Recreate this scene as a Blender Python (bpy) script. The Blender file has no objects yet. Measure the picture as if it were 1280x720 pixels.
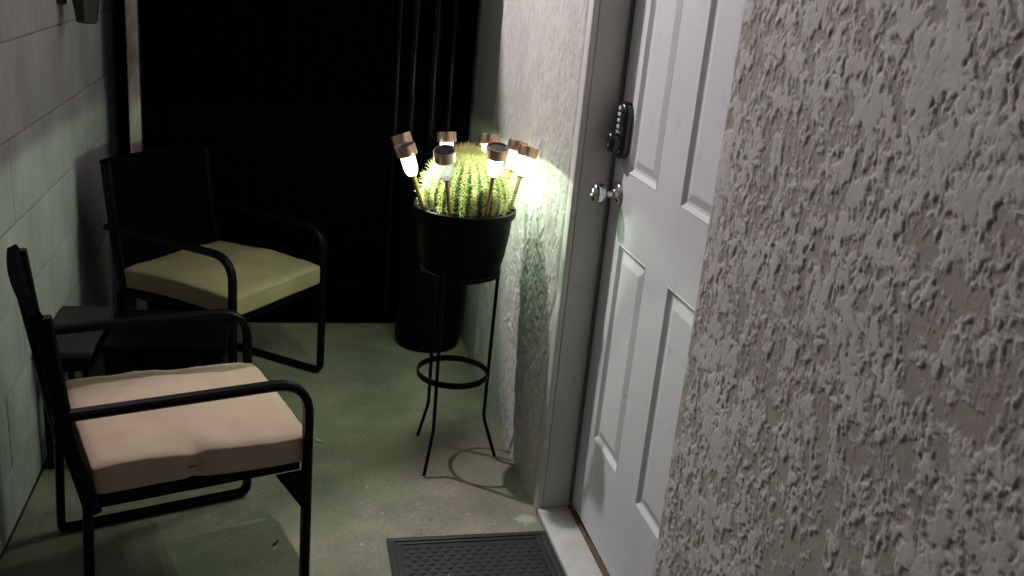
import bpy, bmesh, math, random
import numpy as np
from mathutils import Vector, Matrix
random.seed(7)
S = bpy.context.scene
C = S.collection
R = math.radians

# ------------------------------------------------------------------ camera
cam_d = bpy.data.cameras.new("camera")
cam = bpy.data.objects.new("camera", cam_d)
C.objects.link(cam)
rot = Matrix(((0.97167208, -0.0147223, -0.23587417),
              (-0.21821789, 0.32732684, -0.91936831),
              (0.09074317, 0.94479648, 0.31484168)))
cam.matrix_world = Matrix.Translation((0, 0, 1.5)) @ rot.to_4x4()
cam_d.sensor_width = 36.0
cam_d.lens = 36.0 * 1179.66 / 1280.0
cam_d.clip_start = 0.02
cam_d.clip_end = 300
S.camera = cam

# ------------------------------------------------------------------ night sky, exposure
world = bpy.data.worlds.new("World")
S.world = world
world.use_nodes = True
wn = world.node_tree.nodes
wl = world.node_tree.links
bgn = wn["Background"]
sky = wn.new("ShaderNodeTexSky")
sky.sky_type = 'NISHITA'
sky.sun_disc = False
sky.sun_elevation = R(12.0)
sky.sun_rotation = R(120)
wl.new(sky.outputs[0], bgn.inputs[0])
bgn.inputs[1].default_value = 0.013
S.view_settings.view_transform = 'Standard'
S.view_settings.look = 'None'
S.view_settings.gamma = 1.0
S.view_settings.exposure = 0.46
S.render.resolution_x = 1024
S.render.resolution_y = 576
S.render.engine = 'CYCLES'

PORCH_W = 130.0      # watts of the porch lamp
SOLAR_W = 3.1      # watts of each small solar light

# ------------------------------------------------------------------ helpers
def tag(o, label=None, cat=None, group=None, kind=None):
    if label: o['label'] = label
    if cat: o['category'] = cat
    if group: o['group'] = group
    if kind: o['kind'] = kind
    return o

def thing(name, label, cat, loc=(0, 0, 0), rz=0.0, group=None):
    o = bpy.data.objects.new(name, None)
    o.empty_display_size = 0.05
    C.objects.link(o)
    o.location = loc
    o.rotation_euler = (0, 0, rz)
    return tag(o, label, cat, group)

def link(name, me, mat, parent=None, loc=None):
    o = bpy.data.objects.new(name, me)
    C.objects.link(o)
    if mat is not None and not me.materials:
        me.materials.append(mat)
    if parent is not None: o.parent = parent
    if loc is not None: o.location = loc
    return o

def done(name, bm, mat, parent=None, smooth=None, loc=None):
    bmesh.ops.recalc_face_normals(bm, faces=bm.faces)
    me = bpy.data.meshes.new(name)
    bm.to_mesh(me); bm.free()
    if smooth is not None:
        for p in me.polygons: p.use_smooth = True
        if smooth < 180: me.set_sharp_from_angle(angle=R(smooth))
    return link(name, me, mat, parent, loc)

def pydata(name, vs, fs, mat, parent=None, smooth=True):
    me = bpy.data.meshes.new(name)
    me.from_pydata(vs, [], fs)
    if smooth:
        me.polygons.foreach_set('use_smooth', [True] * len(me.polygons))
    me.update()
    return link(name, me, mat, parent)

def box(bm, x0, x1, y0, y1, z0, z1, bev=0.0, M=None):
    r = bmesh.ops.create_cube(bm, size=1.0)
    vs = r['verts']
    for v in vs:
        v.co = Vector(((x0 + x1) / 2 + v.co.x * (x1 - x0), (y0 + y1) / 2 + v.co.y * (y1 - y0), (z0 + z1) / 2 + v.co.z * (z1 - z0)))
    if bev > 0:
        es = list({e for v in vs for e in v.link_edges})
        rr = bmesh.ops.bevel(bm, geom=es, offset=bev, segments=2, affect='EDGES', profile=0.5)
        vs = list({v for f in rr['faces'] for v in f.verts} | {v for v in vs if v.is_valid})
    if M is not None:
        for v in vs: v.co = M @ v.co
    return vs

def lathe(bm, prof, n=32, M=None, cap0=True, cap1=True):
    rings = []
    for r, z in prof:
        ring = []
        for i in range(n):
            a = 2 * math.pi * i / n
            p = Vector((r * math.cos(a), r * math.sin(a), z))
            ring.append(bm.verts.new(M @ p if M is not None else p))
        rings.append(ring)
    for a, b in zip(rings, rings[1:]):
        for i in range(n):
            bm.faces.new((a[i], a[(i + 1) % n], b[(i + 1) % n], b[i]))
    if cap0: bm.faces.new(list(reversed(rings[0])))
    if cap1: bm.faces.new(rings[-1])

def fillet(pts, rad, seg=6):
    out = [Vector(pts[0])]
    for i in range(1, len(pts) - 1):
        p, a, b = Vector(pts[i]), Vector(pts[i - 1]), Vector(pts[i + 1])
        r = rad[i] if isinstance(rad, (list, tuple)) else rad
        da, db = (a - p), (b - p)
        r = min(r, da.length * .49, db.length * .49)
        q0, q1 = p + da.normalized() * r, p + db.normalized() * r
        for k in range(seg + 1):
            t = k / seg
            out.append(q0 * (1 - t) ** 2 + p * 2 * t * (1 - t) + q1 * t * t)
    out.append(Vector(pts[-1]))
    return out

def sweep(bm, pts, sec, side=None, closed=False):
    """sweep a section (list of (a, b): a along side, b along the other normal)"""
    n = len(pts)
    rings = []
    prev = None
    for i, p in enumerate(pts):
        if closed: t = (pts[(i + 1) % n] - pts[i - 1]).normalized()
        else: t = (pts[min(i + 1, n - 1)] - pts[max(i - 1, 0)]).normalized()
        if side is not None: s = Vector(side)
        else:
            s = prev if prev is not None else (Vector((0, 0, 1)) if abs(t.z) < .9 else Vector((1, 0, 0)))
        s = (s - t * s.dot(t)).normalized()
        prev = s
        o = t.cross(s)
        rings.append([bm.verts.new(p + s * a + o * b) for a, b in sec])
    m = len(sec)
    rng = range(n) if closed else range(n - 1)
    for i in rng:
        A, B = rings[i], rings[(i + 1) % n]
        for k in range(m):
            bm.faces.new((A[k], A[(k + 1) % m], B[(k + 1) % m], B[k]))
    if not closed:
        bm.faces.new(rings[0]); bm.faces.new(list(reversed(rings[-1])))

def round_sec(r, n=8): return [(r * math.cos(2 * math.pi * i / n), r * math.sin(2 * math.pi * i / n)) for i in range(n)]
def rect_sec(w, h, c=.25):
    a, b = w / 2, h / 2
    k = min(a, b) * c * 2
    return [(a, -b + k), (a, b - k), (a - k, b), (-a + k, b), (-a, b - k), (-a, -b + k), (-a + k, -b), (a - k, -b)]

# ---- numpy value noise for real relief
def vnoise(x, y, seed):
    xi = np.floor(x).astype(np.int64); yi = np.floor(y).astype(np.int64)
    fx = x - xi; fy = y - yi
    fx = fx * fx * fx * (fx * (fx * 6 - 15) + 10); fy = fy * fy * fy * (fy * (fy * 6 - 15) + 10)
    def h(a, b):
        n = (a * 374761393 + b * 668265263 + seed * 982451653) & 0x7fffffff
        n = ((n ^ (n >> 13)) * 1274126177) & 0x7fffffff
        n = n ^ (n >> 16)
        return (n & 0xffff) / 65535.0
    return (h(xi, yi) * (1 - fx) + h(xi + 1, yi) * fx) * (1 - fy) + (h(xi, yi + 1) * (1 - fx) + h(xi + 1, yi + 1) * fx) * fy
def fbm(x, y, seed, octv=4, gain=.5):
    s = 0; a = 1; t = 0
    for k in range(octv):
        c, d = math.cos(k * 1.1 + .4), math.sin(k * 1.1 + .4)
        s = s + a * vnoise((x * c - y * d) * 2 ** k + 17.3 * k, (x * d + y * c) * 2 ** k + 9.1 * k, seed + k)
        t += a; a *= gain
    return s / t
def sstep(a, b, x):
    t = np.clip((x - a) / (b - a), 0, 1)
    return t * t * (3 - 2 * t)

# ------------------------------------------------------------------ materials
def mat(name, col, rough=.6, metal=0.0, spec=.5, mott=None, scale=8, amount=.5, bump=0, bscale=60, bdist=.002, stretch=(1, 1, 1), detail=6, coat=0):
    m = bpy.data.materials.new(name)
    m.use_nodes = True
    nt = m.node_tree; N = nt.nodes; L = nt.links
    b = N['Principled BSDF']
    b.inputs['Base Color'].default_value = (*col, 1)
    b.inputs['Roughness'].default_value = rough
    b.inputs['Metallic'].default_value = metal
    b.inputs['Specular IOR Level'].default_value = spec
    b.inputs['Coat Weight'].default_value = coat
    tc = N.new('ShaderNodeTexCoord'); mp = N.new('ShaderNodeMapping')
    L.new(tc.outputs['Object'], mp.inputs[0]); mp.inputs['Scale'].default_value = stretch
    if mott is not None:
        nz = N.new('ShaderNodeTexNoise'); nz.inputs['Scale'].default_value = scale; nz.inputs['Detail'].default_value = detail
        nz.inputs['Roughness'].default_value = .65
        L.new(mp.outputs[0], nz.inputs['Vector'])
        cr = N.new('ShaderNodeValToRGB')
        cr.color_ramp.elements[0].position = .5 - amount / 2 * .6; cr.color_ramp.elements[0].color = (*mott, 1)
        cr.color_ramp.elements[1].position = .5 + amount / 2 * .6; cr.color_ramp.elements[1].color = (*col, 1)
        L.new(nz.outputs['Fac'], cr.inputs[0]); L.new(cr.outputs[0], b.inputs['Base Color'])
    if bump:
        nb = N.new('ShaderNodeTexNoise'); nb.inputs['Scale'].default_value = bscale; nb.inputs['Detail'].default_value = 8
        L.new(mp.outputs[0], nb.inputs['Vector'])
        bp = N.new('ShaderNodeBump'); bp.inputs['Strength'].default_value = bump; bp.inputs['Distance'].default_value = bdist
        L.new(nb.outputs['Fac'], bp.inputs['Height']); L.new(bp.outputs[0], b.inputs['Normal'])
    return m

M_stucco = mat('stucco_paint', (.58, .575, .56), .85, mott=(.47, .455, .43), scale=38, amount=.7, bump=.35, bscale=420, bdist=.001, detail=10)
M_smooth = mat('smooth_render', (.42, .42, .38), .85, mott=(.33, .33, .29), scale=5, amount=.9, bump=.25, bscale=150, bdist=.001)
M_block = mat('painted_block', (.44, .45, .455), .85, mott=(.25, .245, .24), scale=6, amount=.9, bump=1.0, bscale=70, bdist=.006, stretch=(1, 1, .35))
M_mortar = mat('mortar', (.26, .25, .24), .95, mott=(.10, .09, .08), scale=12, amount=.9)
M_door = mat('door_paint', (.66, .67, .70), .60, spec=.25, mott=(.60, .605, .63), scale=3, amount=1.0, bump=.12, bscale=90, bdist=.0006, stretch=(1, 1, .2))
def scuffed(m):
    N = m.node_tree.nodes; L = m.node_tree.links; b = N['Principled BSDF']
    old = b.inputs['Base Color'].links[0].from_socket
    tc = N.new('ShaderNodeTexCoord'); n1 = N.new('ShaderNodeTexNoise'); n1.inputs['Scale'].default_value = 9; n1.inputs['Detail'].default_value = 9; n1.inputs['Roughness'].default_value = .72
    L.new(tc.outputs['Object'], n1.inputs['Vector'])
    cr = N.new('ShaderNodeValToRGB'); e = cr.color_ramp.elements
    e[0].position = .28; e[0].color = (.80, .77, .72, 1); e[1].position = .42; e[1].color = (1, 1, 1, 1)
    L.new(n1.outputs['Fac'], cr.inputs[0])
    sp = N.new('ShaderNodeTexNoise'); sp.inputs['Scale'].default_value = 70; sp.inputs['Detail'].default_value = 1
    L.new(tc.outputs['Object'], sp.inputs['Vector'])
    c2 = N.new('ShaderNodeValToRGB'); e = c2.color_ramp.elements
    e[0].position = .20; e[0].color = (.45, .42, .38, 1); e[1].position = .235; e[1].color = (1, 1, 1, 1)
    L.new(sp.outputs['Fac'], c2.inputs[0])
    for o in (cr, c2):
        x = N.new('ShaderNodeMix'); x.data_type = 'RGBA'; x.blend_type = 'MULTIPLY'; x.inputs[0].default_value = 1
        L.new(old, x.inputs[6]); L.new(o.outputs[0], x.inputs[7]); old = x.outputs[2]
    L.new(old, b.inputs['Base Color'])
scuffed(M_door)
M_jamb = mat('jamb_paint', (.62, .60, .56), .6, mott=(.55, .53, .49), scale=6, amount=1.0, bump=.15, bscale=120, bdist=.0006)
scuffed(M_jamb)
M_latchshade = mat('latch_shadow_grey', (.13, .125, .12), .7)  # dark grey for the jamb's shadow along the door's latch edge
M_sill = mat('threshold_paint', (.60, .59, .60), .5, mott=(.46, .44, .42), scale=14, amount=.8)
M_seal = mat('brown_weatherstrip', (.16, .10, .055), .8, mott=(.08, .05, .03), scale=40, amount=.6)
M_black = mat('black_metal', (.0022, .0022, .0034), .38, spec=.11, mott=(.002, .002, .003), scale=25, amount=.8, bump=.08, bscale=200, bdist=.0005)
M_gate = mat('gate_black_paint', (.0011, .0011, .0015), .5, spec=.012, mott=(.001, .001, .0013), scale=8, amount=.8, bump=.1, bscale=40, bdist=.001)
M_tube = mat('gate_tube_paint', (.002, .002, .0025), .2, spec=.3)
M_sling = mat('black_sling_fabric', (.0016, .0016, .0022), .95, spec=.02, mott=(.001, .001, .0014), scale=60, amount=.8, bump=.3, bscale=900, bdist=.0006)
M_cush = mat('cushion_fabric', (.42, .32, .24), .92, spec=.2, mott=(.31, .23, .17), scale=7, amount=1.0, bump=.35, bscale=700, bdist=.0006)
M_cush2 = mat('cushion_fabric_green_lit', (.33, .265, .16), .92, spec=.2, mott=(.23, .185, .11), scale=7, amount=1.0, bump=.35, bscale=700, bdist=.0006)  # same beige fabric with the dim green light mixed into its colour
M_pot = mat('pot_plastic', (.0024, .0026, .0024), .42, spec=.08, mott=(.002, .002, .002), scale=14, amount=.7, bump=.1, bscale=60, bdist=.001)
M_iron = mat('iron_black', (.003, .003, .003), .5, spec=.12, mott=(.005, .004, .003), scale=50, amount=.7, bump=.2, bscale=300, bdist=.0005)
M_copper = mat('brushed_copper_glints', (.88, .64, .46), .28, metal=1.0, mott=(.50, .32, .22), scale=260, amount=1, stretch=(1, 1, .05))  # light streaks on the caps painted in as vertical colour stripes
M_stake = mat('bronze_stake', (.42, .29, .12), .35, metal=.8, mott=(.28, .18, .08), scale=60, amount=1, stretch=(1, 1, .1))
M_solar = mat('solar_cell', (.014, .018, .022), .2)
M_soil = mat('potting_soil', (.05, .035, .022), .95, mott=(.02, .014, .01), scale=60, amount=.8, bump=.8, bscale=120, bdist=.006)
M_cactus = mat('cactus_skin', (.105, .165, .04), .6, mott=(.06, .10, .025), scale=18, amount=.9)
M_spine = mat('cactus_spine', (.80, .76, .32), .55, mott=(.70, .66, .30), scale=30, amount=.9)
M_chrome = mat('satin_chrome', (.72, .71, .72), .12, metal=1.0)
M_key = mat('lock_buttons', (.62, .62, .62), .35)
M_ink = mat('lock_digits', (.03, .03, .03), .5)
M_lockb = mat('lock_black', (.010, .010, .012), .25, coat=.3)
M_mat = mat('mat_rubber', (.026, .027, .029), .62, mott=(.018, .018, .020), scale=14, amount=.9, bump=.35, bscale=300, bdist=.001)
M_strip = mat('chipped_white_post', (.78, .72, .66), .7, mott=(.22, .15, .11), scale=9, amount=.5, stretch=(1, 1, .3))
M_table = mat('table_grey', (.028, .028, .032), .6, mott=(.022, .022, .027), scale=9, amount=.9)
M_lant = mat('lantern_dark', (.02, .02, .018), .45)
M_leaf = mat('dry_leaf', (.18, .11, .05), .8, mott=(.1, .06, .03), scale=60, amount=.8)
M_chip = mat('paint_chip', (.65, .62, .56), .8)
M_wood = mat('canopy_wood', (.20, .15, .11), .7, mott=(.12, .09, .06), scale=10, amount=.8, stretch=(.1, 1, 1))
M_steel = mat('lamp_steel', (.25, .25, .25), .4, metal=1)

def stucco_by_relief():
    m = M_stucco.copy(); m.name = 'stucco_brown_recesses'
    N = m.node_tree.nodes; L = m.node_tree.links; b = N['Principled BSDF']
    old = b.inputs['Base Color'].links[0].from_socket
    a = N.new('ShaderNodeAttribute'); a.attribute_name = 'paint'  # attribute carries the plateau mask of the relief
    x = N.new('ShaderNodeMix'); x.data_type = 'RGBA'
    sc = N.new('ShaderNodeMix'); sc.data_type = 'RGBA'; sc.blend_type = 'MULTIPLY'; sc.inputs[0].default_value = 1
    sc.inputs[7].default_value = (.64, .60, .54, 1)  # recesses multiplied darker and browner than the plateaus
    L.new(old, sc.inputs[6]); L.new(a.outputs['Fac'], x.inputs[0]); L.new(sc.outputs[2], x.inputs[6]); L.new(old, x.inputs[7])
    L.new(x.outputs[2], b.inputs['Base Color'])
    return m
M_stucco2 = stucco_by_relief()

def glow_mat(name, col, strength, fac):
    m = bpy.data.materials.new(name); m.use_nodes = True
    N = m.node_tree.nodes; L = m.node_tree.links
    for n in list(N): N.remove(n)
    out = N.new('ShaderNodeOutputMaterial'); mx = N.new('ShaderNodeMixShader')
    tr = N.new('ShaderNodeBsdfTransparent'); em = N.new('ShaderNodeEmission')
    em.inputs[0].default_value = (*col, 1); em.inputs[1].default_value = strength
    mx.inputs[0].default_value = fac
    L.new(tr.outputs[0], mx.inputs[1]); L.new(em.outputs[0], mx.inputs[2]); L.new(mx.outputs[0], out.inputs[0])
    return m
M_glow = glow_mat('lit_diffuser', (.88, 1.0, .88), 6.0, .35)
M_glowdim = glow_mat('dim_diffuser', (.80, .90, .82), .65, .55)
M_led = glow_mat('led_chip', (.86, 1.0, .86), 14.0, 1.0)
M_bulb = glow_mat('bulb_glow', (1.0, .86, .80), 20.0, 1.0)

# concrete floor with stains, a hairline joint and a paint splat
def concrete():
    m = bpy.data.materials.new('concrete_slab'); m.use_nodes = True
    nt = m.node_tree; N = nt.nodes; L = nt.links; b = N['Principled BSDF']
    tc = N.new('ShaderNodeTexCoord')
    def noise(s, d=8, r=.6, vec=None):
        n = N.new('ShaderNodeTexNoise'); n.inputs['Scale'].default_value = s; n.inputs['Detail'].default_value = d; n.inputs['Roughness'].default_value = r
        L.new(vec or tc.outputs['Object'], n.inputs['Vector']); return n.outputs['Fac']
    def ramp(fac, p0, c0, p1, c1):
        r = N.new('ShaderNodeValToRGB'); e = r.color_ramp.elements
        e[0].position = p0; e[0].color = (*c0, 1); e[1].position = p1; e[1].color = (*c1, 1)
        L.new(fac, r.inputs[0]); return r.outputs[0]
    def mixc(f, a, c, mode='MIX'):
        x = N.new('ShaderNodeMix'); x.data_type = 'RGBA'; x.blend_type = mode
        if isinstance(f, float): x.inputs[0].default_value = f
        else: L.new(f, x.inputs[0])
        L.new(a, x.inputs[6])
        if isinstance(c, tuple): x.inputs[7].default_value = (*c, 1)
        else: L.new(c, x.inputs[7])
        return x.outputs[2]
    col = ramp(noise(4.5), .33, (.15, .142, .112), .67, (.33, .30, .235))
    blotch = ramp(noise(2.1, 5), .52, (0, 0, 0), .66, (1, 1, 1))
    col = mixc(blotch, col, (.27, .23, .155))
    fine = ramp(noise(90, 3), .35, (.78, .78, .78), .65, (1.08, 1.08, 1.08))
    col = mixc(1.0, col, fine, 'MULTIPLY')
    spots = ramp(noise(34, 2, .5), .71, (0, 0, 0), .74, (1, 1, 1))
    col = mixc(spots, col, (.46, .44, .38))
    darks = ramp(noise(27, 2, .5), .25, (1, 1, 1), .29, (0, 0, 0))
    col = mixc(darks, col, (.13, .11, .085))
    # paint splat by the threshold
    sub = N.new('ShaderNodeVectorMath'); sub.operation = 'DISTANCE'; L.new(tc.outputs['Object'], sub.inputs[0]); sub.inputs[1].default_value = (.694, 2.30, 0)
    add = N.new('ShaderNodeMath'); add.operation = 'MULTIPLY_ADD'; L.new(noise(38, 4, .7), add.inputs[0]); add.inputs[1].default_value = .07; L.new(sub.outputs['Value'], add.inputs[2])
    spl = ramp(add.outputs[0], .057, (1, 1, 1), .066, (0, 0, 0))
    col = mixc(spl, col, (.44, .43, .35))
    alg = ramp(noise(3.3, 6, .55), .38, (0, 0, 0), .72, (.75, .75, .75))
    col = mixc(alg, col, (.15, .19, .11))
    L.new(col, b.inputs['Base Color'])
    b.inputs['Roughness'].default_value = .78
    bp = N.new('ShaderNodeBump'); bp.inputs['Strength'].default_value = .4; bp.inputs['Distance'].default_value = .002
    L.new(noise(70, 8, .6), bp.inputs['Height']); L.new(bp.outputs[0], b.inputs['Normal'])
    return m
M_conc = concrete()

# ------------------------------------------------------------------ floor
XW = 0.742       # corridor face of the house wall
XL = -0.68       # face of the block wall
bm = bmesh.new()
g = [(-30, -30), (30, -30), (30, 40), (-30, 40)]
bm.faces.new([bm.verts.new((x, y, -.012)) for x, y in g])
tag(done('ground', bm, M_conc), kind='structure')
# two slabs with a narrow joint that crosses the passage near the gate
def slab(name, pts):
    bm = bmesh.new()
    top = [bm.verts.new((x, y, 0)) for x, y in pts]; bot = [bm.verts.new((x, y, -.011)) for x, y in pts]
    bm.faces.new(top); bm.faces.new(list(reversed(bot)))
    n = len(pts)
    for i in range(n): bm.faces.new((top[i], bot[i], bot[(i + 1) % n], top[(i + 1) % n]))
    tag(done(name, bm, M_conc), kind='structure')
slab('floor', [(-.674, -1.5), (.737, -1.5), (.737, 3.531), (.442, 3.615), (.30, 3.725), (-.10, 3.80), (-.674, 3.835)])
slab('floor', [(-.674, 3.839), (-.10, 3.804), (.30, 3.729), (.4435, 3.619), (.737, 3.535), (.737, 6.0), (-.674, 6.0)])

# ------------------------------------------------------------------ stucco house wall
PLATE = {}
def relief_grid(name, y0, y1, z0, z1, step, fn, m, parent, x=XW, roundy=None):
    ny = int((y1 - y0) / step) + 1; nz = int((z1 - z0) / step) + 1
    Y, Z = np.meshgrid(np.linspace(y0, y1, ny), np.linspace(z0, z1, nz), indexing='ij')
    H = fn(Y, Z)
    X = x - H
    v = np.stack([X, Y, Z], -1).reshape(-1, 3)
    idx = np.arange(ny * nz).reshape(ny, nz)
    a = idx[:-1, :-1].ravel(); b = idx[:-1, 1:].ravel(); c = idx[1:, 1:].ravel(); d = idx[1:, :-1].ravel()
    f = np.stack([a, b, c, d], -1)
    me = bpy.data.meshes.new(name)
    me.vertices.add(len(v)); me.vertices.foreach_set('co', v.ravel())
    me.loops.add(f.size); me.loops.foreach_set('vertex_index', f.ravel().astype(np.int32))
    me.polygons.add(len(f)); me.polygons.foreach_set('loop_start', np.arange(0, f.size, 4, dtype=np.int32))
    me.polygons.foreach_set('use_smooth', np.ones(len(f), bool))
    me.update(calc_edges=True)
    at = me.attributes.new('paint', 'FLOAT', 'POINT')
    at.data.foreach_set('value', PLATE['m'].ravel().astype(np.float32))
    return link(name, me, m, parent)

def trowel(Y, Z, seed, su, sv, cover, amp, sharp=.05, drag=.30, paint=1.0):
    """flattened splatter: plateaus with ragged cliffs, flat areas where the trowel dragged"""
    wy = fbm(Y / .045, Z / .045, seed + 50, 4, .65) - .5
    wz = fbm(Y / .045, Z / .045, seed + 60, 4, .65) - .5
    y = Y + .022 * wy; z = Z + .026 * wz
    cov = fbm(Y / .20, Z / .24, seed + 9, 3, .5) - .5          # where the trowel pressed harder
    a = fbm(y / (su * 3.0), z / (sv * 3.0), seed, 4, .5)
    b = fbm(y / su + 3.7, z / sv, seed + 21, 4, .62)
    n = .48 * a + .52 * b
    t = cover - drag * cov
    p = sum(w * sstep(t + o - sharp, t + o + sharp, n) for o, w in ((-.065, .30), (0, .45), (.060, .25)))
    PLATE['m'] = sstep(t - .05, t + .03, n + .30 * (fbm(Y / .012, Z / .014, seed + 81, 3) - .5)) * (1 - .15 * sstep(.5, .7, fbm(Y / .07, Z / .09, seed + 83, 4)))  # colour mask: high on plateaus, low in recesses, broken up by noise
    PLATE['m'] = 1 - paint * (1 - PLATE['m'])  # last argument sets how strongly the recesses darken
    grit = fbm(Y / .004, Z / .004, seed + 70, 3, .6) - .5
    return amp * (p + .20 * (b - .5) + .16 * (fbm(Y / .05, Z / .06, seed + 33, 3) - .5) + .10 * grit * (1 - .5 * p))

wall = thing('stucco_wall', 'house wall of rough off white trowelled stucco around the white door', 'wall', (0, 0, 0))
def near_fn(Y, Z):
    edge = sstep(1.528, 1.493, Y)
    h = trowel(Y, Z, 11, .0100, .0140, .500, .0026, .009, .22, .95)
    # rounded corner at the door opening
    rnd = np.clip((Y - 1.515) / .013, 0, 1)
    ragged = sstep(.35, .65, fbm(Y / .02, Z / .03, 77, 3))
    return h * np.clip(edge + .35 * ragged * (1 - edge), 0, 1) - .010 * (1 - np.sqrt(np.clip(1 - rnd * rnd, 0, 1)))
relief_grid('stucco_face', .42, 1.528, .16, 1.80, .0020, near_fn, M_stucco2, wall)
def far_fn(Y, Z):
    sm = sstep(2.95, 2.60, Y + .15 * (fbm(Y / .1, Z / .15, 5, 3) - .5)) # rough towards the door, smoother far away
    hi = sstep(1.25, .75, Z)
    a = trowel(Y, Z, 31, .012, .018, .48, .0034, .02, .4)
    b = trowel(Y, Z, 41, .018, .035, .50, .0012, .05, .5, .3)
    edge = sstep(2.372, 2.392, Y + .012 * (fbm(Y / .02, Z / .05, 3, 3) - .5))
    w = np.clip(.25 + .75 * hi * (.45 + .55 * sm) + .35 * sm, 0, 1)
    return (a * w + b * (1 - w) + .0012 * fbm(Y / .2, Z / .3, 8, 3)) * edge + .003 * edge
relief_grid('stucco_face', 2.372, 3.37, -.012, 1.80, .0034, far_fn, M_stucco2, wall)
bm = bmesh.new()
box(bm, XW, 1.05, -2.0, .42, 0, 3.0)
box(bm, XW + .012, 1.05, .42, 1.5275, 0, 3.0)
box(bm, XW + .012, 1.05, 2.372, 3.37, 0, 3.0)
box(bm, XW, XW + .012, .42, 1.527, 0, .16); box(bm, XW, XW + .012, .42, 1.527, 1.80, 3.0)
box(bm, XW, XW + .012, 2.372, 3.37, 1.80, 3.0)
box(bm, XW, 1.05, 1.5285, 2.3715, 2.12, 3.0)
done('wall_core', bm, M_stucco, wall)

# smoother pier beyond the stucco, beside the gate
bm = bmesh.new()
box(bm, XW + .012, 1.05, 3.372, 4.6, -.0115, 3.0, .004)
pier = done('gate_pier', bm, M_smooth)
tag(pier, 'smooth grey green plaster pier between the rough stucco and the black gate', 'pier')

# ------------------------------------------------------------------ door frame
XD = .842
fr = thing('door_frame', 'grey painted door frame and threshold set into the stucco wall', 'door frame')
bm = bmesh.new(); box(bm, XW - .006, XW + .011, 2.330, 2.370, .0, 2.16, .003); done('casing', bm, M_jamb, fr, 40)
bm = bmesh.new(); box(bm, XW + .012, XW + .086, 2.3305, 2.3715, .0, 2.118, .0015); done('jamb', bm, M_jamb, fr, 40)
bm = bmesh.new(); box(bm, XW + .0865, XD + .055, 2.3325, 2.3715, .0, 2.117, .001); done('door_stop', bm, M_jamb, fr, 40)
bm = bmesh.new(); box(bm, XD - .009, XD - .001, 2.322, 2.3322, .034, 2.06, .002); done('latch_shadow_strip', bm, M_latchshade, fr, 40)  # strip darkened to stand for the jamb's shadow on the door
bm = bmesh.new(); box(bm, XW + .012, XD + .05, 1.50, 2.330, 2.06, 2.118, .002); done('head_jamb', bm, M_jamb, fr, 40)
bm = bmesh.new(); box(bm, XW + .012, XD + .05, 1.462, 1.498, 0, 2.11, .002); done('hinge_jamb', bm, M_jamb, fr, 40)
bm = bmesh.new()
vs = box(bm, XW - .003, XD - .010, 1.529, 2.3295, .0, .018, .003)
for v in bm.verts:
    if v.co.z > .009: v.co.z += (v.co.x - XW) * .05
done('threshold', bm, M_sill, fr, 40)
bm = bmesh.new(); box(bm, XD - .0095, XD + .0, 1.529, 2.329, .0, .026, .002); done('door_sweep', bm, M_seal, fr, 40)

# ------------------------------------------------------------------ six panel door
door = thing('entry_door', 'white panelled entry door standing shut in its recess', 'door', (XD, 2.329, .036))
DW, DH = .80, 2.02
def d2(y, z): return (y - 2.329, z - .036)
ycut = [1.530, 1.64, 1.712, 1.876, 2.022, 2.220, 2.329]
pans = []
cols = [(1.680, 1.876), (2.020, 2.216)]
rows = [(.305, .868), (1.050, 1.66), (1.76, 1.94)]
bm = bmesh.new()
ys = sorted({1.502, 2.329} | {c for p in cols for c in p}); zs = sorted({.036, 2.05} | {c for p in rows for c in p})
for i in range(len(ys) - 1):
    for j in range(len(zs) - 1):
        if (ys[i], ys[i + 1]) in cols and (zs[j], zs[j + 1]) in rows: continue
        bm.faces.new([bm.verts.new((0, *d2(y, z))) for y, z in ((ys[i], zs[j]), (ys[i], zs[j + 1]), (ys[i + 1], zs[j + 1]), (ys[i + 1], zs[j]))])
bmesh.ops.remove_doubles(bm, verts=bm.verts, dist=1e-5)
out = [(1.502, .036), (2.329, .036), (2.329, 2.05), (1.502, 2.05)]
for a, b in zip(out, out[1:] + out[:1]):
    bm.faces.new([bm.verts.new(p) for p in ((0, *d2(*a)), (0, *d2(*b)), (.044, *d2(*b)), (.044, *d2(*a)))])
bm.faces.new([bm.verts.new((.044, *d2(*p))) for p in out])
bmesh.ops.remove_doubles(bm, verts=bm.verts, dist=1e-5)
done('door_slab', bm, M_door, door)
for (ya, yb) in cols:
    for (za, zb) in rows:
        bm = bmesh.new()
        rings = []
        for ins, dep in ((0, 0), (.003, -.0015), (.007, .002), (.013, .0075), (.019, .0085), (.022, .0080), (.040, .0015), (.043, .001)):
            q = [(ya + ins, za + ins), (yb - ins, za + ins), (yb - ins, zb - ins), (ya + ins, zb - ins)]
            rings.append([bm.verts.new((dep, *d2(*p))) for p in q])
        for A, B in zip(rings, rings[1:]):
            for k in range(4): bm.faces.new((A[k], A[(k + 1) % 4], B[(k + 1) % 4], B[k]))
        bm.faces.new(rings[-1])
        done('door_panel', bm, M_door, door)
# knob (turned towards -x)
KY, KZ = 2.268, .985
MX = Matrix.Translation((0, *d2(KY, KZ))) @ Matrix.Rotation(-math.pi / 2, 4, 'Y')
bm = bmesh.new()
lathe(bm, [(.030, 0), (.032, .004), (.030, .008), (.022, .012), (.014, .015), (.012, .019)], 32, MX)
rose = done('knob_rose', bm, M_chrome, door, 50)
bm = bmesh.new()
lathe(bm, [(.010, .017), (.010, .032), (.016, .036), (.024, .042), (.0275, .052), (.0275, .062), (.024, .069), (.017, .073), (.009, .0745), (.008, .0735)], 32, MX)
knob = done('door_knob', bm, M_chrome, door, 50)
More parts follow.
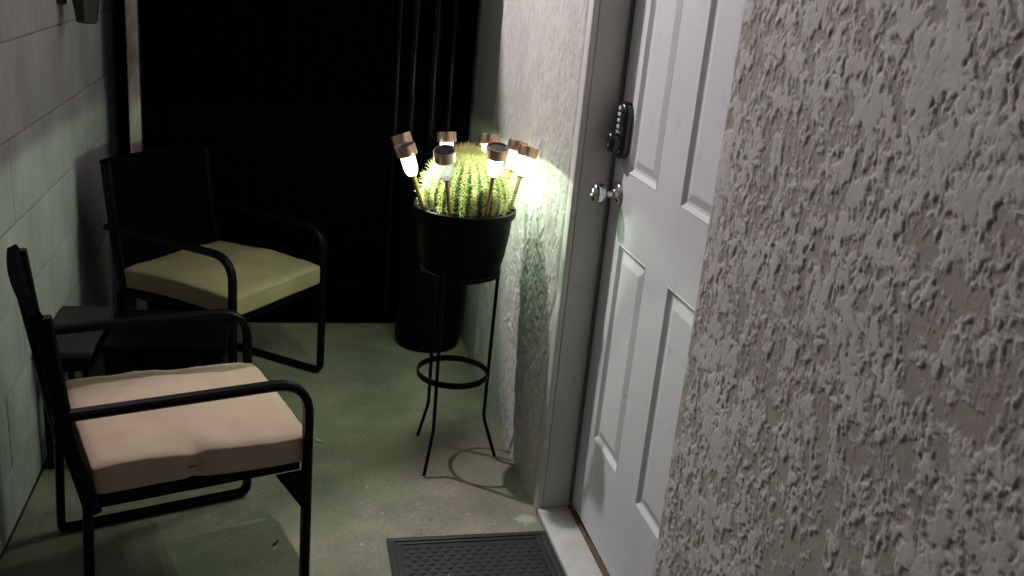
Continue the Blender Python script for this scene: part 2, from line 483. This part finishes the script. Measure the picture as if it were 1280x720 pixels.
# keypad deadbolt: a long rounded black body with a turn knob at its foot
LY, LZ = 2.268, 1.150
bm = bmesh.new()
def plate(w, h, x, rr, n=8):
    pts = []
    for cy, cz, a0 in ((w - rr, h - rr, 0), (-w + rr, h - rr, 90), (-w + rr, -h + rr, 180), (w - rr, -h + rr, 270)):
        for k in range(n + 1):
            a = R(a0 + 90 * k / n)
            pts.append(bm.verts.new((x, *[c + e for c, e in zip(d2(LY, LZ), (cy + rr * math.cos(a), cz + rr * math.sin(a)))])))
    return pts
rgs = [plate(.034, .072, 0, .033), plate(.034, .072, -.014, .033), plate(.031, .069, -.021, .030), plate(.026, .064, -.024, .025)]
for A, B in zip(rgs, rgs[1:]):
    for k in range(len(A)): bm.faces.new((A[k], A[(k + 1) % len(A)], B[(k + 1) % len(A)], B[k]))
bm.faces.new(rgs[-1])
lock = done('keypad_lock', bm, M_lockb, door, 40)
bm = bmesh.new()
MK = Matrix.Translation((0, *d2(LY, LZ - .030))) @ Matrix.Rotation(-math.pi / 2, 4, 'Y')
lathe(bm, [(.026, .022), (.0265, .034), (.025, .044), (.020, .049), (.006, .051)], 28, MK)
done('turn_knob', bm, M_lockb, lock, 40)
digits = ['1', '2', '3', '4', '5']
for k in range(5):
    dy = .011 if k == 0 else 0.0
    cy, cz = d2(LY + dy * 0, LZ + .056 - k * .0155)
    bm = bmesh.new(); box(bm, -.0275, -.0235, cy - .0105, cy + .0105, cz - .0052, cz + .0052, .0016)
    done('lock_button', bm, M_key, lock, 40)
# ------------------------------------------------------------------ block wall on the left
bw = thing('block_wall', 'left hand wall of painted concrete blocks streaked with grey', 'wall')
bm = bmesh.new(); box(bm, XL - .20, XL - .0035, -1.6, 4.38, 0, 3.0); done('mortar_bed', bm, M_mortar, bw)
zc = [0, .160, .362, .565, .767, .985, 1.225, 1.43, 1.63, 1.83, 2.03, 2.23, 2.43, 2.63, 2.83, 3.0]
random.seed(3)
meshes = {}
for j in range(len(zc) - 1):
    off = 0 if j % 2 else .2
    y = -1.6 + off - .4
    while y < 4.38:
        a, b = max(y, -1.6), min(y + .4, 4.38)
        y += .4
        if b - a < .03: continue
        key = (round(b - a, 3), round(zc[j + 1] - zc[j], 3))
        if key not in meshes:
            bm = bmesh.new(); box(bm, -.03, 0, .0008, key[0] - .0008, .0016, key[1] - .0016, .0022)
            me = bpy.data.meshes.new('block'); bm.to_mesh(me); bm.free(); me.materials.append(M_block)
            meshes[key] = me
        o = link('block', meshes[key], None, bw, (XL + random.uniform(-.0012, .0008), a, zc[j]))

# dark wall lantern, unlit, on the block wall
ln = thing('wall_lantern', 'small dark unlit lantern on the block wall at the top left', 'lantern', (XL + .002, 3.25, 1.235))
bm = bmesh.new()
lathe(bm, [(.026, 0), (.032, .004), (.034, .02), (.048, .11), (.056, .17)], 6, Matrix.Translation((.075, 0, 0)) @ Matrix.Rotation(R(30), 4, 'Z'))
done('lantern_body', bm, M_lant, ln, 30)
bm = bmesh.new(); lathe(bm, [(.066, .170), (.064, .178), (.020, .225), (.008, .24)], 6, Matrix.Translation((.075, 0, 0)) @ Matrix.Rotation(R(30), 4, 'Z')); done('lantern_cap', bm, M_lant, ln, 30)
bm = bmesh.new(); box(bm, 0, .014, -.04, .04, .05, .22, .004); done('back_plate', bm, M_lant, ln, 30)
bm = bmesh.new(); sweep(bm, fillet([(.012, 0, .14), (.012, 0, .27), (.075, 0, .27), (.075, 0, .235)], .02), round_sec(.006)); done('bracket', bm, M_lant, ln, 30)

# ------------------------------------------------------------------ gate
gt = thing('metal_gate', 'tall black metal gate closing the far end of the passage', 'gate', (.09, 3.87, 0))
GX0, GX1, GY = -.53, .735, 3.87
def G(x): return x - .09
bm = bmesh.new(); box(bm, G(GX0), G(GX1), .022, .030, .012, 2.05); done('back_sheet', bm, M_gate, gt)
for (x0, x1) in ((-.534, -.496), (.700, .742)):
    bm = bmesh.new(); box(bm, G(x0), G(x1), -.012, .020, .01, 2.06, .004); done('upright', bm, M_gate, gt, 40)
for (z0, z1) in ((.165, .205), (1.98, 2.03)):
    bm = bmesh.new(); box(bm, G(-.494), G(.42), -.006, .018, z0, z1, .004); done('rail', bm, M_gate, gt, 40)
bm = bmesh.new(); box(bm, G(-.494), G(.698), -.004, .018, .006, .045, .004); done('bottom_rail', bm, M_gate, gt, 40)
for x, r in ((.436, .014), (.500, .022), (.585, .024), (.655, .016)):
    bm = bmesh.new(); lathe(bm, [(r, .05), (r, 2.04)], 20, Matrix.Translation((G(x), -.004, 0))); done('gate_tube', bm, M_tube, gt, 60)
for i in range(10):
    x = -.45 + i * .086 + (.013, -.008, .016, 0, -.012, .01, -.004, .012, -.01, .004)[i]
    bm = bmesh.new(); box(bm, G(x - .034), G(x + .034), .016, .0215, .21, 1.975, .003); done('slat', bm, M_gate, gt, 40)
# posts at the left of the gate
bm = bmesh.new(); box(bm, -.583, -.540, 3.865, 3.905, 0, 2.6, .003)
tag(done('white_post', bm, M_strip, None, 40), 'narrow chipped whitish post between the block wall and the gate', 'post')
bm = bmesh.new(); box(bm, -.676, -.640, 4.20, 4.24, 0, 2.6, .004)
tag(done('black_post', bm, M_gate, None, 40), 'slim black post at the far end of the block wall', 'post')

# unseen canopy added above the gate end to shade it from the porch lamp
cn = thing('shade_canopy', 'unseen flat timber canopy added to shade the gate end of the passage', 'canopy', (.03, 3.58, 2.2))
# its front edge is cut obliquely to set the lamp's shadow line
cd = Vector((.8586, .5126, 0)); cnn = Vector((-.5126, .8586, 0)); c0 = Vector((-.249 - .03, 3.217 - 3.58, 0))
def clipx(p, d, x): return p + d * ((x - p.x) / d.x)
for i in range(6):
    bm = bmesh.new()
    q = [clipx(c0 + cnn * (i * .15), cd, -.70), clipx(c0 + cnn * (i * .15), cd, .70), clipx(c0 + cnn * (i * .15 + .149), cd, .70), clipx(c0 + cnn * (i * .15 + .149), cd, -.70)]
    A = [bm.verts.new((p.x, p.y, 0)) for p in q]; B = [bm.verts.new((p.x, p.y, .022)) for p in q]
    bm.faces.new(list(reversed(A))); bm.faces.new(B)
    for k in range(4): bm.faces.new((A[k], A[(k + 1) % 4], B[(k + 1) % 4], B[k]))
    done('board', bm, M_wood, cn, 40)

# porch lamp: a real fitting on the block wall above the picture
LP = Vector((-.50, 3.30, 2.78))
pl = thing('porch_lamp', 'lit porch lamp on an arm high on the block wall', 'lamp', LP)
bm = bmesh.new(); lathe(bm, [(.008, .045), (.016, .03), (.024, .012), (.026, 0), (.022, -.014), (.012, -.023), (.002, -.026)], 20); done('bulb', bm, M_bulb, pl, 60)
bm = bmesh.new(); lathe(bm, [(.020, .115), (.022, .10), (.028, .05), (.075, .032), (.074, .034), (.026, .054), (.016, .098)], 24, None, True, True); done('reflector', bm, M_steel, pl, 60)
bm = bmesh.new(); sweep(bm, fillet([(0, 0, .112), (0, 0, .16), (-.17, 0, .16)], .04), round_sec(.008)); lathe(bm, [(.045, 0), (.04, .012)], 20, Matrix.Translation((-.178, 0, .16)) @ Matrix.Rotation(math.pi / 2, 4, 'Y')); done('arm', bm, M_steel, pl, 60)
ld = bpy.data.lights.new('porch_light', 'POINT'); ld.energy = PORCH_W; ld.color = (1.0, .90, .93); ld.shadow_soft_size = .027
lo = bpy.data.objects.new('porch_light', ld); C.objects.link(lo); lo.parent = pl; lo.location = (0, 0, -.060)

# ------------------------------------------------------------------ plant stand
SX, SY = .522, 2.684
st = thing('plant_stand', 'black wire plant stand with three splayed legs holding the cactus pot', 'plant stand', (SX, SY, 0))
def ring(name, rad, z, w, h, parent):
    bm = bmesh.new()
    pts = [Vector((rad * math.cos(2 * math.pi * i / 64), rad * math.sin(2 * math.pi * i / 64), z)) for i in range(64)]
    sweep(bm, pts, rect_sec(h, w), (0, 0, 1), True)
    return done(name, bm, M_iron, parent, 50)
ring('lower_ring', .110, .300, .005, .020, st)
ring('upper_ring', .120, .640, .005, .014, st)
for fx, fy in ((.690, 2.668), (.434, 2.556), (.448, 2.822)):
    d = Vector((fx - SX, fy - SY, 0)).normalized()
    pts = fillet([d * .117 + Vector((0, 0, .66)), d * .111 + Vector((0, 0, .145)), d * .158 + Vector((0, 0, .006))], .02, 4)
    bm = bmesh.new(); sweep(bm, pts, round_sec(.0056)); done('leg', bm, M_iron, st, 50)

# cactus pot
POTZ = .835
pot = thing('cactus_pot', 'round black plastic pot held in the wire stand under the cactus', 'pot', (SX, SY, 0))
bm = bmesh.new()
lathe(bm, [(.078, .615), (.090, .618), (.099, .628), (.104, .643), (.117, .645), (.130, .70), (.139, .765), (.143, .812), (.150, .815), (.1525, .820), (.1525, .836), (.148, .839), (.142, .836), (.138, .81), (.138, .79)], 56)
done('pot_body', bm, M_pot, pot, 50)
bm = bmesh.new(); lathe(bm, [(.1375, .792), (.135, .806), (.09, .812), (.02, .81)], 40); done('soil', bm, M_soil, pot, 60)

# black planter on the floor behind
bp_ = thing('floor_planter', 'tall black cylinder planter on the floor behind the plant stand', 'planter', (.592, 3.665, 0))
bm = bmesh.new(); lathe(bm, [(.122, .001), (.131, .008), (.134, .03), (.144, .76), (.150, .762), (.150, .785), (.144, .788), (.138, .78), (.136, .73)], 48); done('planter_body', bm, M_pot, bp_, 50)
bm = bmesh.new(); lathe(bm, [(.135, .728), (.10, .742), (.02, .745)], 32); done('soil', bm, M_soil, bp_, 60)

# ------------------------------------------------------------------ barrel cactus
cc = Vector((SX, SY, .865)); CR, CZ = .124, .131
cac = thing('barrel_cactus', 'round golden barrel cactus covered in long yellow green spines', 'cactus', (SX, SY, .80))
NR = 24; NPHI = NR * 8; NT = 60
vs, fs = [], []
for i in range(NT + 1):
    th = R(3) + (R(150) - R(3)) * i / NT
    for k in range(NPHI):
        ph = 2 * math.pi * k / NPHI
        rib = 1 - .12 * (0.5 - 0.5 * math.cos(NR * ph)) ** .8 * min(1, math.sin(th) * 1.6)
        dimple = -.012 * math.exp(-(th / .25) ** 2)
        vs.append((CR * rib * math.sin(th) * math.cos(ph), CR * rib * math.sin(th) * math.sin(ph), CZ * math.cos(th) * (1 if i else 1) + dimple + .065))
for i in range(NT):
    for k in range(NPHI):
        fs.append((i * NPHI + k, (i + 1) * NPHI + k, (i + 1) * NPHI + (k + 1) % NPHI, i * NPHI + (k + 1) % NPHI))
fs.append(tuple(reversed(range(NPHI))))
pydata('cactus_body', vs, fs, M_cactus, cac)
vs, fs = [], []
random.seed(11)
def spine(p, d, L, w, droop):
    d = d.normalized()
    s = d.cross(Vector((random.uniform(-1, 1), random.uniform(-1, 1), random.uniform(-1, 1)))).normalized(); t = d.cross(s)
    n = 4; b0 = len(vs)
    for k in range(n):
        f = k / (n - 1)
        c = p + d * L * f + droop * (L * f * f)
        ww = w * (1 - .85 * f)
        for q in range(3):
            a = 2 * math.pi * q / 3
            vs.append(tuple(c + s * ww * math.cos(a) + t * ww * math.sin(a)))
    for k in range(n - 1):
        for q in range(3):
            a = b0 + k * 3 + q; b = b0 + k * 3 + (q + 1) % 3
            fs.append((a, b, b + 3, a + 3))
for k in range(NR):
    ph = 2 * math.pi * k / NR
    NA = 20
    for i in range(NA):
        th = R(8) + (R(104) - R(8)) * (i + .3 * random.random()) / NA
        nrm = Vector((math.sin(th) * math.cos(ph) / CR, math.sin(th) * math.sin(ph) / CR, math.cos(th) / CZ)).normalized()
        p = Vector((CR * math.sin(th) * math.cos(ph), CR * math.sin(th) * math.sin(ph), CZ * math.cos(th) + .065))
        side = Vector((-math.sin(ph), math.cos(ph), 0)); dn = nrm.cross(side)
        for sgn in (-1, 1):
            for e in range(5):
                dd = nrm * random.uniform(.45, .9) + side * sgn * random.uniform(.5, .9) + dn * (e - 2) * .5 + Vector((random.gauss(0, .12), random.gauss(0, .12), random.gauss(0, .12)))
                spine(p, dd, random.uniform(.015, .026), .0011, -nrm * .35 + Vector((0, 0, -.1)))
        for e in range(2):
            spine(p, nrm + dn * random.uniform(-.5, .5) + side * random.uniform(-.35, .35), random.uniform(.018, .034), .0010, Vector((0, 0, random.uniform(-.35, .1))))
for q in range(170):   # tuft on the crown
    a = random.uniform(0, 6.283); r = .045 * math.sqrt(random.random())
    p = Vector((r * math.cos(a), r * math.sin(a), CZ + .065 - .004 - r * r * 3))
    spine(p, Vector((math.cos(a) * r * 9, math.sin(a) * r * 9, 1)), random.uniform(.020, .040), .0012, Vector((random.uniform(-.3, .3), random.uniform(-.3, .3), -.1)))
sp = pydata('spines', vs, fs, M_spine, cac, True)
tag(sp, kind='stuff')

# ------------------------------------------------------------------ solar lights
SG = 'copper capped solar stake lights round the cactus'
def solar_parts():
    """built upright, top of cap at z=0, stake going down"""
    d = {}
    bm = bmesh.new()
    lathe(bm, [(.0268, -.026), (.0272, -.001), (.0266, .0006), (.0250, .0006), (.0244, -.002), (.0244, -.004)], 28, None, False, True)
    lathe(bm, [(.0252, -.0235), (.0262, -.0262), (.0268, -.026)], 28, None, False, False)
    lathe(bm, [(.0252, -.0235), (.0100, -.0232)], 28, None, False, True)
    d['cap'] = (bm, M_copper)
    bm = bmesh.new(); lathe(bm, [(.0238, -.0036), (.0238, -.0030)], 28); d['solar_panel'] = (bm, M_solar)
    bm = bmesh.new(); lathe(bm, [(.0185, -.0275), (.0180, -.060), (.0150, -.072), (.0105, -.079)], 20, None, False, False); d['diffuser'] = (bm, None)
    bm = bmesh.new(); lathe(bm, [(.0055, -.0262), (.006, -.0240)], 12); d['led'] = (bm, M_led)
    bm = bmesh.new(); lathe(bm, [(.0044, -.203), (.0054, -.085), (.0105, -.0815), (.0115, -.078)], 12); d['stake'] = (bm, M_stake)
    return d
proto = {}
for nm, (bm, m) in solar_parts().items():
    bmesh.ops.recalc_face_normals(bm, faces=bm.faces)
    me = bpy.data.meshes.new(nm); bm.to_mesh(me); bm.free()
    for p in me.polygons: p.use_smooth = True
    me.set_sharp_from_angle(angle=R(40))
    if m: me.materials.append(m)
    proto[nm] = me
me_lit = proto['diffuser']; me_lit.materials.append(M_glow)
me_dim = me_lit.copy(); me_dim.materials.clear(); me_dim.materials.append(M_glowdim)
specs = [  # top of cap, foot in the pot, energy factor, label
    ((.326, 2.640, 1.016), (.397, 2.640, .812), 1.6, 'solar light leaning furthest left, in front of the other leftmost one'),
    ((.331, 2.790, 1.020), (.410, 2.745, .812), .9, 'solar light partly hidden behind the leftmost leaning one'),
    ((.418, 2.502, 1.033), (.460, 2.573, .812), .05, 'dim clear tubed solar light at the front of the cactus, left of centre'),
    ((.478, 2.850, 1.024), (.494, 2.812, .812), 1.2, 'solar light behind the cactus in line with the dim front one'),
    ((.563, 2.494, 1.051), (.560, 2.566, .812), .7, 'bright solar light at the front of the cactus, right of centre'),
    ((.612, 2.850, 1.022), (.600, 2.792, .812), .8, 'solar light behind the right hand front one, in line with the wall edge'),
    ((.688, 2.768, 1.022), (.640, 2.745, .812), .45, 'solar light second from the right, tucked behind the rightmost'),
    ((.702, 2.690, 1.020), (.650, 2.665, .812), .55, 'rightmost solar light, glowing hard against the stucco wall'),
]
for i, (top, foot, ef, label) in enumerate(specs):
    top, foot = Vector(top), Vector(foot)
    r = thing('solar_light', label, 'solar light', top, 0, SG)
    ax = (top - foot).normalized()
    r.rotation_mode = 'QUATERNION'
    r.rotation_quaternion = Vector((0, 0, 1)).rotation_difference(ax)
    for nm, me in proto.items():
        if nm == 'diffuser' and ef < .1: me = me_dim
        if nm == 'led' and ef < .1: continue
        link(nm, me, None, r)
    r.scale = (1.13, 1.13, 1.13)
    if ef >= .1:
        sl = bpy.data.lights.new('solar_led', 'SPOT'); sl.energy = SOLAR_W * ef; sl.color = (.72, 1.0, .68); sl.shadow_soft_size = .0035;  sl.spot_size = R(178); sl.spot_blend = .5 if i > 5 else .06
        so = bpy.data.objects.new('solar_led', sl); C.objects.link(so); so.parent = r; so.location = (0, 0, -.042); so.rotation_mode = 'QUATERNION'; so.rotation_quaternion = r.rotation_quaternion.inverted()

# ------------------------------------------------------------------ patio chairs
def make_chair(label, loc, rz):
    t = thing('patio_chair', label, 'chair', loc, rz, 'black metal patio chairs along the passage')
    W, D = .243, .24       # half width, half depth
    AZ, SZ = .572, .352
    for s in (-1, 1):
        y = s * W
        bm = bmesh.new()
        pts = fillet([(-D - .055, y, AZ + .0), (D, y, AZ), (D, y, .012), (-D - .01, y, .012), (-D, y, SZ)], [0, .085, .03, .02, 0], 8)
        sweep(bm, pts, rect_sec(.030, .020), (0, 1, 0)); done('side_frame', bm, M_black, t, 40)
        bm = bmesh.new()
        pts = fillet([(-D + .012, y * .955, SZ - .02), (-D - .03, y * .955, .52), (-D - .060, y * .955, .785)], .06, 5)
        sweep(bm, pts, rect_sec(.024, .034), (0, 1, 0)); done('back_post', bm, M_black, t, 40)
        bm = bmesh.new()
        a = [(D - .009, SZ - .012), (D - .009, SZ - .115), (D - .075, SZ - .012)]
        A = [bm.verts.new((x, y - s * .006, z)) for x, z in a]; B = [bm.verts.new((x, y + s * .006, z)) for x, z in a]
        bm.faces.new(A); bm.faces.new(B)
        for k in range(3): bm.faces.new((A[k], A[(k + 1) % 3], B[(k + 1) % 3], B[k]))
        done('gusset', bm, M_black, t)
    bm = bmesh.new()
    for s in (-1, 1): box(bm, -D, D - .01, s * (W - .030) - .012, s * (W - .030) + .012, SZ - .018, SZ + .010, .003)
    box(bm, D - .045, D - .015, -W + .0435, W - .0435, SZ - .020, SZ + .008, .003); box(bm, -D + .005, -D + .035, -W + .0435, W - .0435, SZ - .020, SZ + .008, .003)
    box(bm, -.02, .01, -W + .0435, W - .0435, SZ - .034, SZ - .012, .003)
    done('seat_frame', bm, M_black, t, 40)
    bm = bmesh.new()
    n = 10
    for i in range(n + 1):
        for j in range(n + 1):
            x = -D + .03 + (2 * D - .07) * i / n; y = (-W + .042) + (2 * W - .084) * j / n
            sag = -.012 * (1 - (2 * i / n - 1) ** 2) * (1 - (2 * j / n - 1) ** 2)
            bm.verts.new((x, y, SZ + .011 + sag))
    bm.verts.ensure_lookup_table()
    for i in range(n):
        for j in range(n):
            q = i * (n + 1) + j; bm.faces.new([bm.verts[k] for k in (q, q + 1, q + n + 2, q + n + 1)])
    bmesh.ops.solidify(bm, geom=bm.faces[:], thickness=.003); done('seat_sling', bm, M_sling, t, 60)
    # back: sling stretched between the posts, wrapped over the top bar
    bm = bmesh.new()
    prof = fillet([(-D + .006, 0, .415), (-D - .020, 0, .56), (-D - .056, 0, .785), (-D - .064, 0, .800)], .05, 5)
    m_ = 12
    for i, p in enumerate(prof):
        for j in range(m_ + 1):
            y = -W + .008 + (2 * W - .016) * j / m_
            bow = -.014 * (1 - (2 * j / m_ - 1) ** 2)
            bm.verts.new((p.x + bow, y, p.z))
    bm.verts.ensure_lookup_table()
    for i in range(len(prof) - 1):
        for j in range(m_):
            q = i * (m_ + 1) + j; bm.faces.new([bm.verts[k] for k in (q, q + 1, q + m_ + 2, q + m_ + 1)])
    bmesh.ops.recalc_face_normals(bm, faces=bm.faces)
    bmesh.ops.solidify(bm, geom=bm.faces[:], thickness=.022); done('backrest', bm, M_sling, t, 50)
    bm = bmesh.new(); sweep(bm, [Vector((-D - .04, y, .50)) for y in (-W + .02, W - .02)], rect_sec(.02, .02)); done('back_bar', bm, M_black, t, 40)
    return t

def cushion(name, label, loc, rz, m, w=.50, d=.48, h=.085, seed=1, lift=None, crease=None):
    """soft box: rounded corners, crowned top, seam piping and small wrinkles"""
    bm = bmesh.new()
    bmesh.ops.create_cube(bm, size=2.0)
    bmesh.ops.subdivide_edges(bm, edges=bm.edges[:], cuts=27, use_grid_fill=True)
    co = np.array([v.co[:] for v in bm.verts])
    hx, hy, hz, r = d / 2, w / 2, h / 2, .014
    p = co * np.array([hx, hy, hz])
    inner = np.clip(p, [-hx + r, -hy + r, -hz + r * .75], [hx - r, hy - r, hz - r * .75])
    dv = p - inner; L = np.linalg.norm(dv, axis=1, keepdims=True); L[L == 0] = 1
    pr = np.where(np.abs(co).max(1, keepdims=True) > .999, inner + dv / L * np.array([r, r, r * .75]), p)
    p = pr
    u, v = co[:, 0], co[:, 1]
    edge = (1 - np.abs(u) ** 4) * (1 - np.abs(v) ** 4)
    wr = fbm(p[:, 0] / .10 + 5, p[:, 1] / .10, seed, 3) - .5
    wr2 = fbm(p[:, 0] / .035 + 5, p[:, 1] / .05, seed + 4, 3) - .5
    p[:, 2] += np.where(co[:, 2] > 0, 1, 0) * (.007 * edge + .012 * wr + .004 * wr2)
    p[:, 0] += .006 * wr * np.sign(u) * (np.abs(u) > .9); p[:, 1] += .010 * wr * np.sign(v) * (np.abs(v) > .9)
    p[:, 2] += .007 * np.sin(u * 2.2 + seed)
    if crease is not None:
        cx, sgn = crease
        k = np.exp(-((p[:, 0] - cx) / .016) ** 2) * sstep(.72, 1.0, sgn * v)
        p[:, 1] -= sgn * .011 * k; p[:, 2] -= .010 * k * (co[:, 2] > 0)
        q = np.exp(-((p[:, 0] - cx - .04) / .03) ** 2) * sstep(.55, 1.0, sgn * v)
        p[:, 2] += .006 * q * (co[:, 2] > 0)
    if lift is not None: p[:, 2] += lift * (u * .5)
    for vtx, c in zip(bm.verts, p): vtx.co = Vector((c[0], c[1], c[2] + hz))
    o = done(name, bm, m, None, 180)
    o.location = loc; o.rotation_euler = (0, 0, rz)
    tag(o, label, 'cushion', 'box cushions on the patio chairs')
    # piping along the top seam
    return o

def chair_at(front_left, rz):
    """origin of a chair whose left front post stands at front_left"""
    u = Vector((math.cos(rz), math.sin(rz))); v = Vector((-math.sin(rz), math.cos(rz)))
    c = Vector(front_left) - u * .24 - v * .243
    return (c.x, c.y, 0)
r1 = R(18.5); c1 = (-.243, 2.183, 0)
r2 = R(-37.7); c2 = chair_at((.141, 3.344), r2)
make_chair('nearer black metal armchair by the block wall, seen from its side', c1, r1)
make_chair('farther black metal armchair turned towards the camera in front of the gate', c2, r2)
cushion('seat_cushion', 'pinkish beige box cushion on the nearer chair', (c1[0] + .012, c1[1], .366), r1, M_cush, seed=3, crease=(-.03, -1), h=.072, w=.475)
cushion('seat_cushion', 'beige box cushion with green light in its colour on the farther chair by the gate', (c2[0] - .0, c2[1], .366), r2, M_cush2, seed=8, h=.072, w=.475)

# ------------------------------------------------------------------ side table between the chairs
tb = thing('side_table', 'low dark side table between the two chairs against the block wall', 'table', (-.615, 2.84, 0))
bm = bmesh.new(); box(bm, -.06, .09, -.19, .19, .362, .382, .005); done('table_top', bm, M_table, tb, 40)
bm = bmesh.new()
for s in (-1, 1):
    box(bm, -.05, .08, s * .175 - .006, s * .175 + .006, .318, .361, .002)
    box(bm, .015+s * .060 - .004, .015+s * .060 + .004, -.168, .168, .318, .361, .002)
done('apron', bm, M_black, tb, 40)
for sx in (-1, 1):
    for sy in (-1, 1):
        bm = bmesh.new(); box(bm, sx * .055+.015 - .008, sx * .055+.015 + .008, sy * .160 - .010, sy * .160 + .006, .0, .3175, .003); done('leg', bm, M_black, tb, 40)
bm = bmesh.new(); box(bm, -.03, .06, -.148, .148, .10, .115, .003); done('shelf', bm, M_black, tb, 40)

sb = thing('storage_box', 'black storage box on the floor between the two chairs', 'box', (-.335, 2.87, 0))
bm = bmesh.new(); vs_ = box(bm, -.165, .165, -.15, .15, .002, .345, .014)
for v in bm.verts:
    k = .93 + .07 * v.co.z / .345; v.co.x *= k; v.co.y *= k
done('box_body', bm, M_pot, sb, 40)
bm = bmesh.new(); box(bm, -.174, .174, -.158, .158, .3455, .372, .007); done('box_lid', bm, M_pot, sb, 40)
bm = bmesh.new(); box(bm, -.05, .05, -.170, -.1585, .300, .352, .004); done('latch', bm, M_pot, sb, 40)

# ------------------------------------------------------------------ door mat
MX0, MX1, MY0, MY1 = .285, .737, 1.48, 2.228
dm = thing('door_mat', 'black rubber door mat with raised tread in front of the threshold', 'door mat', ((MX0 + MX1) / 2, (MY0 + MY1) / 2, 0))
hw, hd = (MX1 - MX0) / 2, (MY1 - MY0) / 2
bm = bmesh.new(); box(bm, -hw, hw, -hd, hd, .0005, .0065, .0015); done('mat_base', bm, M_mat, dm, 40)
bm = bmesh.new()
for a, b in ((.004, .020), (.028, .036)):
    box(bm, -hw + a, hw - a, hd - b, hd - a, .0060, .0100, .0012); box(bm, -hw + a, hw - a, -hd + a, -hd + b, .0060, .0100, .0012)
    box(bm, -hw + a, -hw + b, -hd + b + .0005, hd - b - .0005, .0060, .0100, .0012); box(bm, hw - b, hw - a, -hd + b + .0005, hd - b - .0005, .0060, .0100, .0012)
done('mat_border', bm, M_mat, dm, 40)
vs, fs = [], []
cell = .030
ny = int((2 * hd - .09) / (cell * .62)); nx = int((2 * hw - .09) / cell)
for j in range(ny + 1):
    y = hd - .052 - j * cell * .62
    for i in range(nx + (j % 2 == 0)):
        x = -hw + .045 + (i + (.5 if j % 2 else 0)) * cell + .003
        b0 = len(vs); k = cell * .46; hh = .0100; f = y - cell * .30; 
        # a scale: pointed towards the camera, highest at its point
        vs += [(x - k, y, .0064), (x, y + .007, .0064), (x + k, y, .0064), (x, f - .004, .0064), (x - k * .8, y - .002, .0075), (x + k * .8, y - .002, .0075), (x, f, hh), (x, y + .002, .0078)]
        fs += [(b0 + 0, b0 + 4, b0 + 7, b0 + 1), (b0 + 1, b0 + 7, b0 + 5, b0 + 2), (b0 + 4, b0 + 6, b0 + 7), (b0 + 7, b0 + 6, b0 + 5), (b0 + 0, b0 + 3, b0 + 6, b0 + 4), (b0 + 3, b0 + 2, b0 + 5, b0 + 6)]
tg = pydata('tread', vs, fs, M_mat, dm, False); tag(tg, kind='stuff')

# ------------------------------------------------------------------ small litter on the slab
def chip(name, label, x, y, rr, m, curl=.003, seed=0, cat='litter', ell=.6):
    random.seed(seed); bm = bmesh.new(); n = 9
    c = bm.verts.new((0, 0, .002)); ang = random.uniform(0, 6)
    ring_ = []
    for i in range(n):
        a = 2 * math.pi * i / n; q = rr * random.uniform(.7, 1.15)
        px, py = q * math.cos(a), q * math.sin(a) * ell
        ring_.append(bm.verts.new((px * math.cos(ang) - py * math.sin(ang), px * math.sin(ang) + py * math.cos(ang), .0015 + curl * abs(math.cos(a)))))
    for i in range(n): bm.faces.new((c, ring_[i], ring_[(i + 1) % n]))
    bmesh.ops.solidify(bm, geom=bm.faces[:], thickness=.0006)
    o = done(name, bm, m); o.location = (x, y, .001); tag(o, label, cat)
chip('dry_leaf', 'small dry leaf on the floor in front of the nearer chair', -.008, 2.236, .012, M_leaf, .005, 1, 'leaf', .4)
chip('dry_leaf', 'pale curled leaf on the floor right behind the front post of the nearer chair', .124, 2.80, .012, M_chip, .006, 2, 'leaf', .6)
chip('paint_flake', 'white paint flake on the slab above the middle of the mat', .385, 2.270, .005, M_chip, .001, 3, 'paint flake')
chip('paint_flake', 'tiny white paint flake on the slab near the left corner of the mat', .335, 2.262, .003, M_chip, .001, 4, 'paint flake')
chip('paint_flake', 'white paint flake lying on the slab halfway between mat and stand', .40, 2.40, .0045, M_chip, .001, 5, 'paint flake')
chip('paint_flake', 'tiny paint flake resting on the right end of the mat edge', .655, 2.219, .0028, M_chip, .0005, 6, 'paint flake')
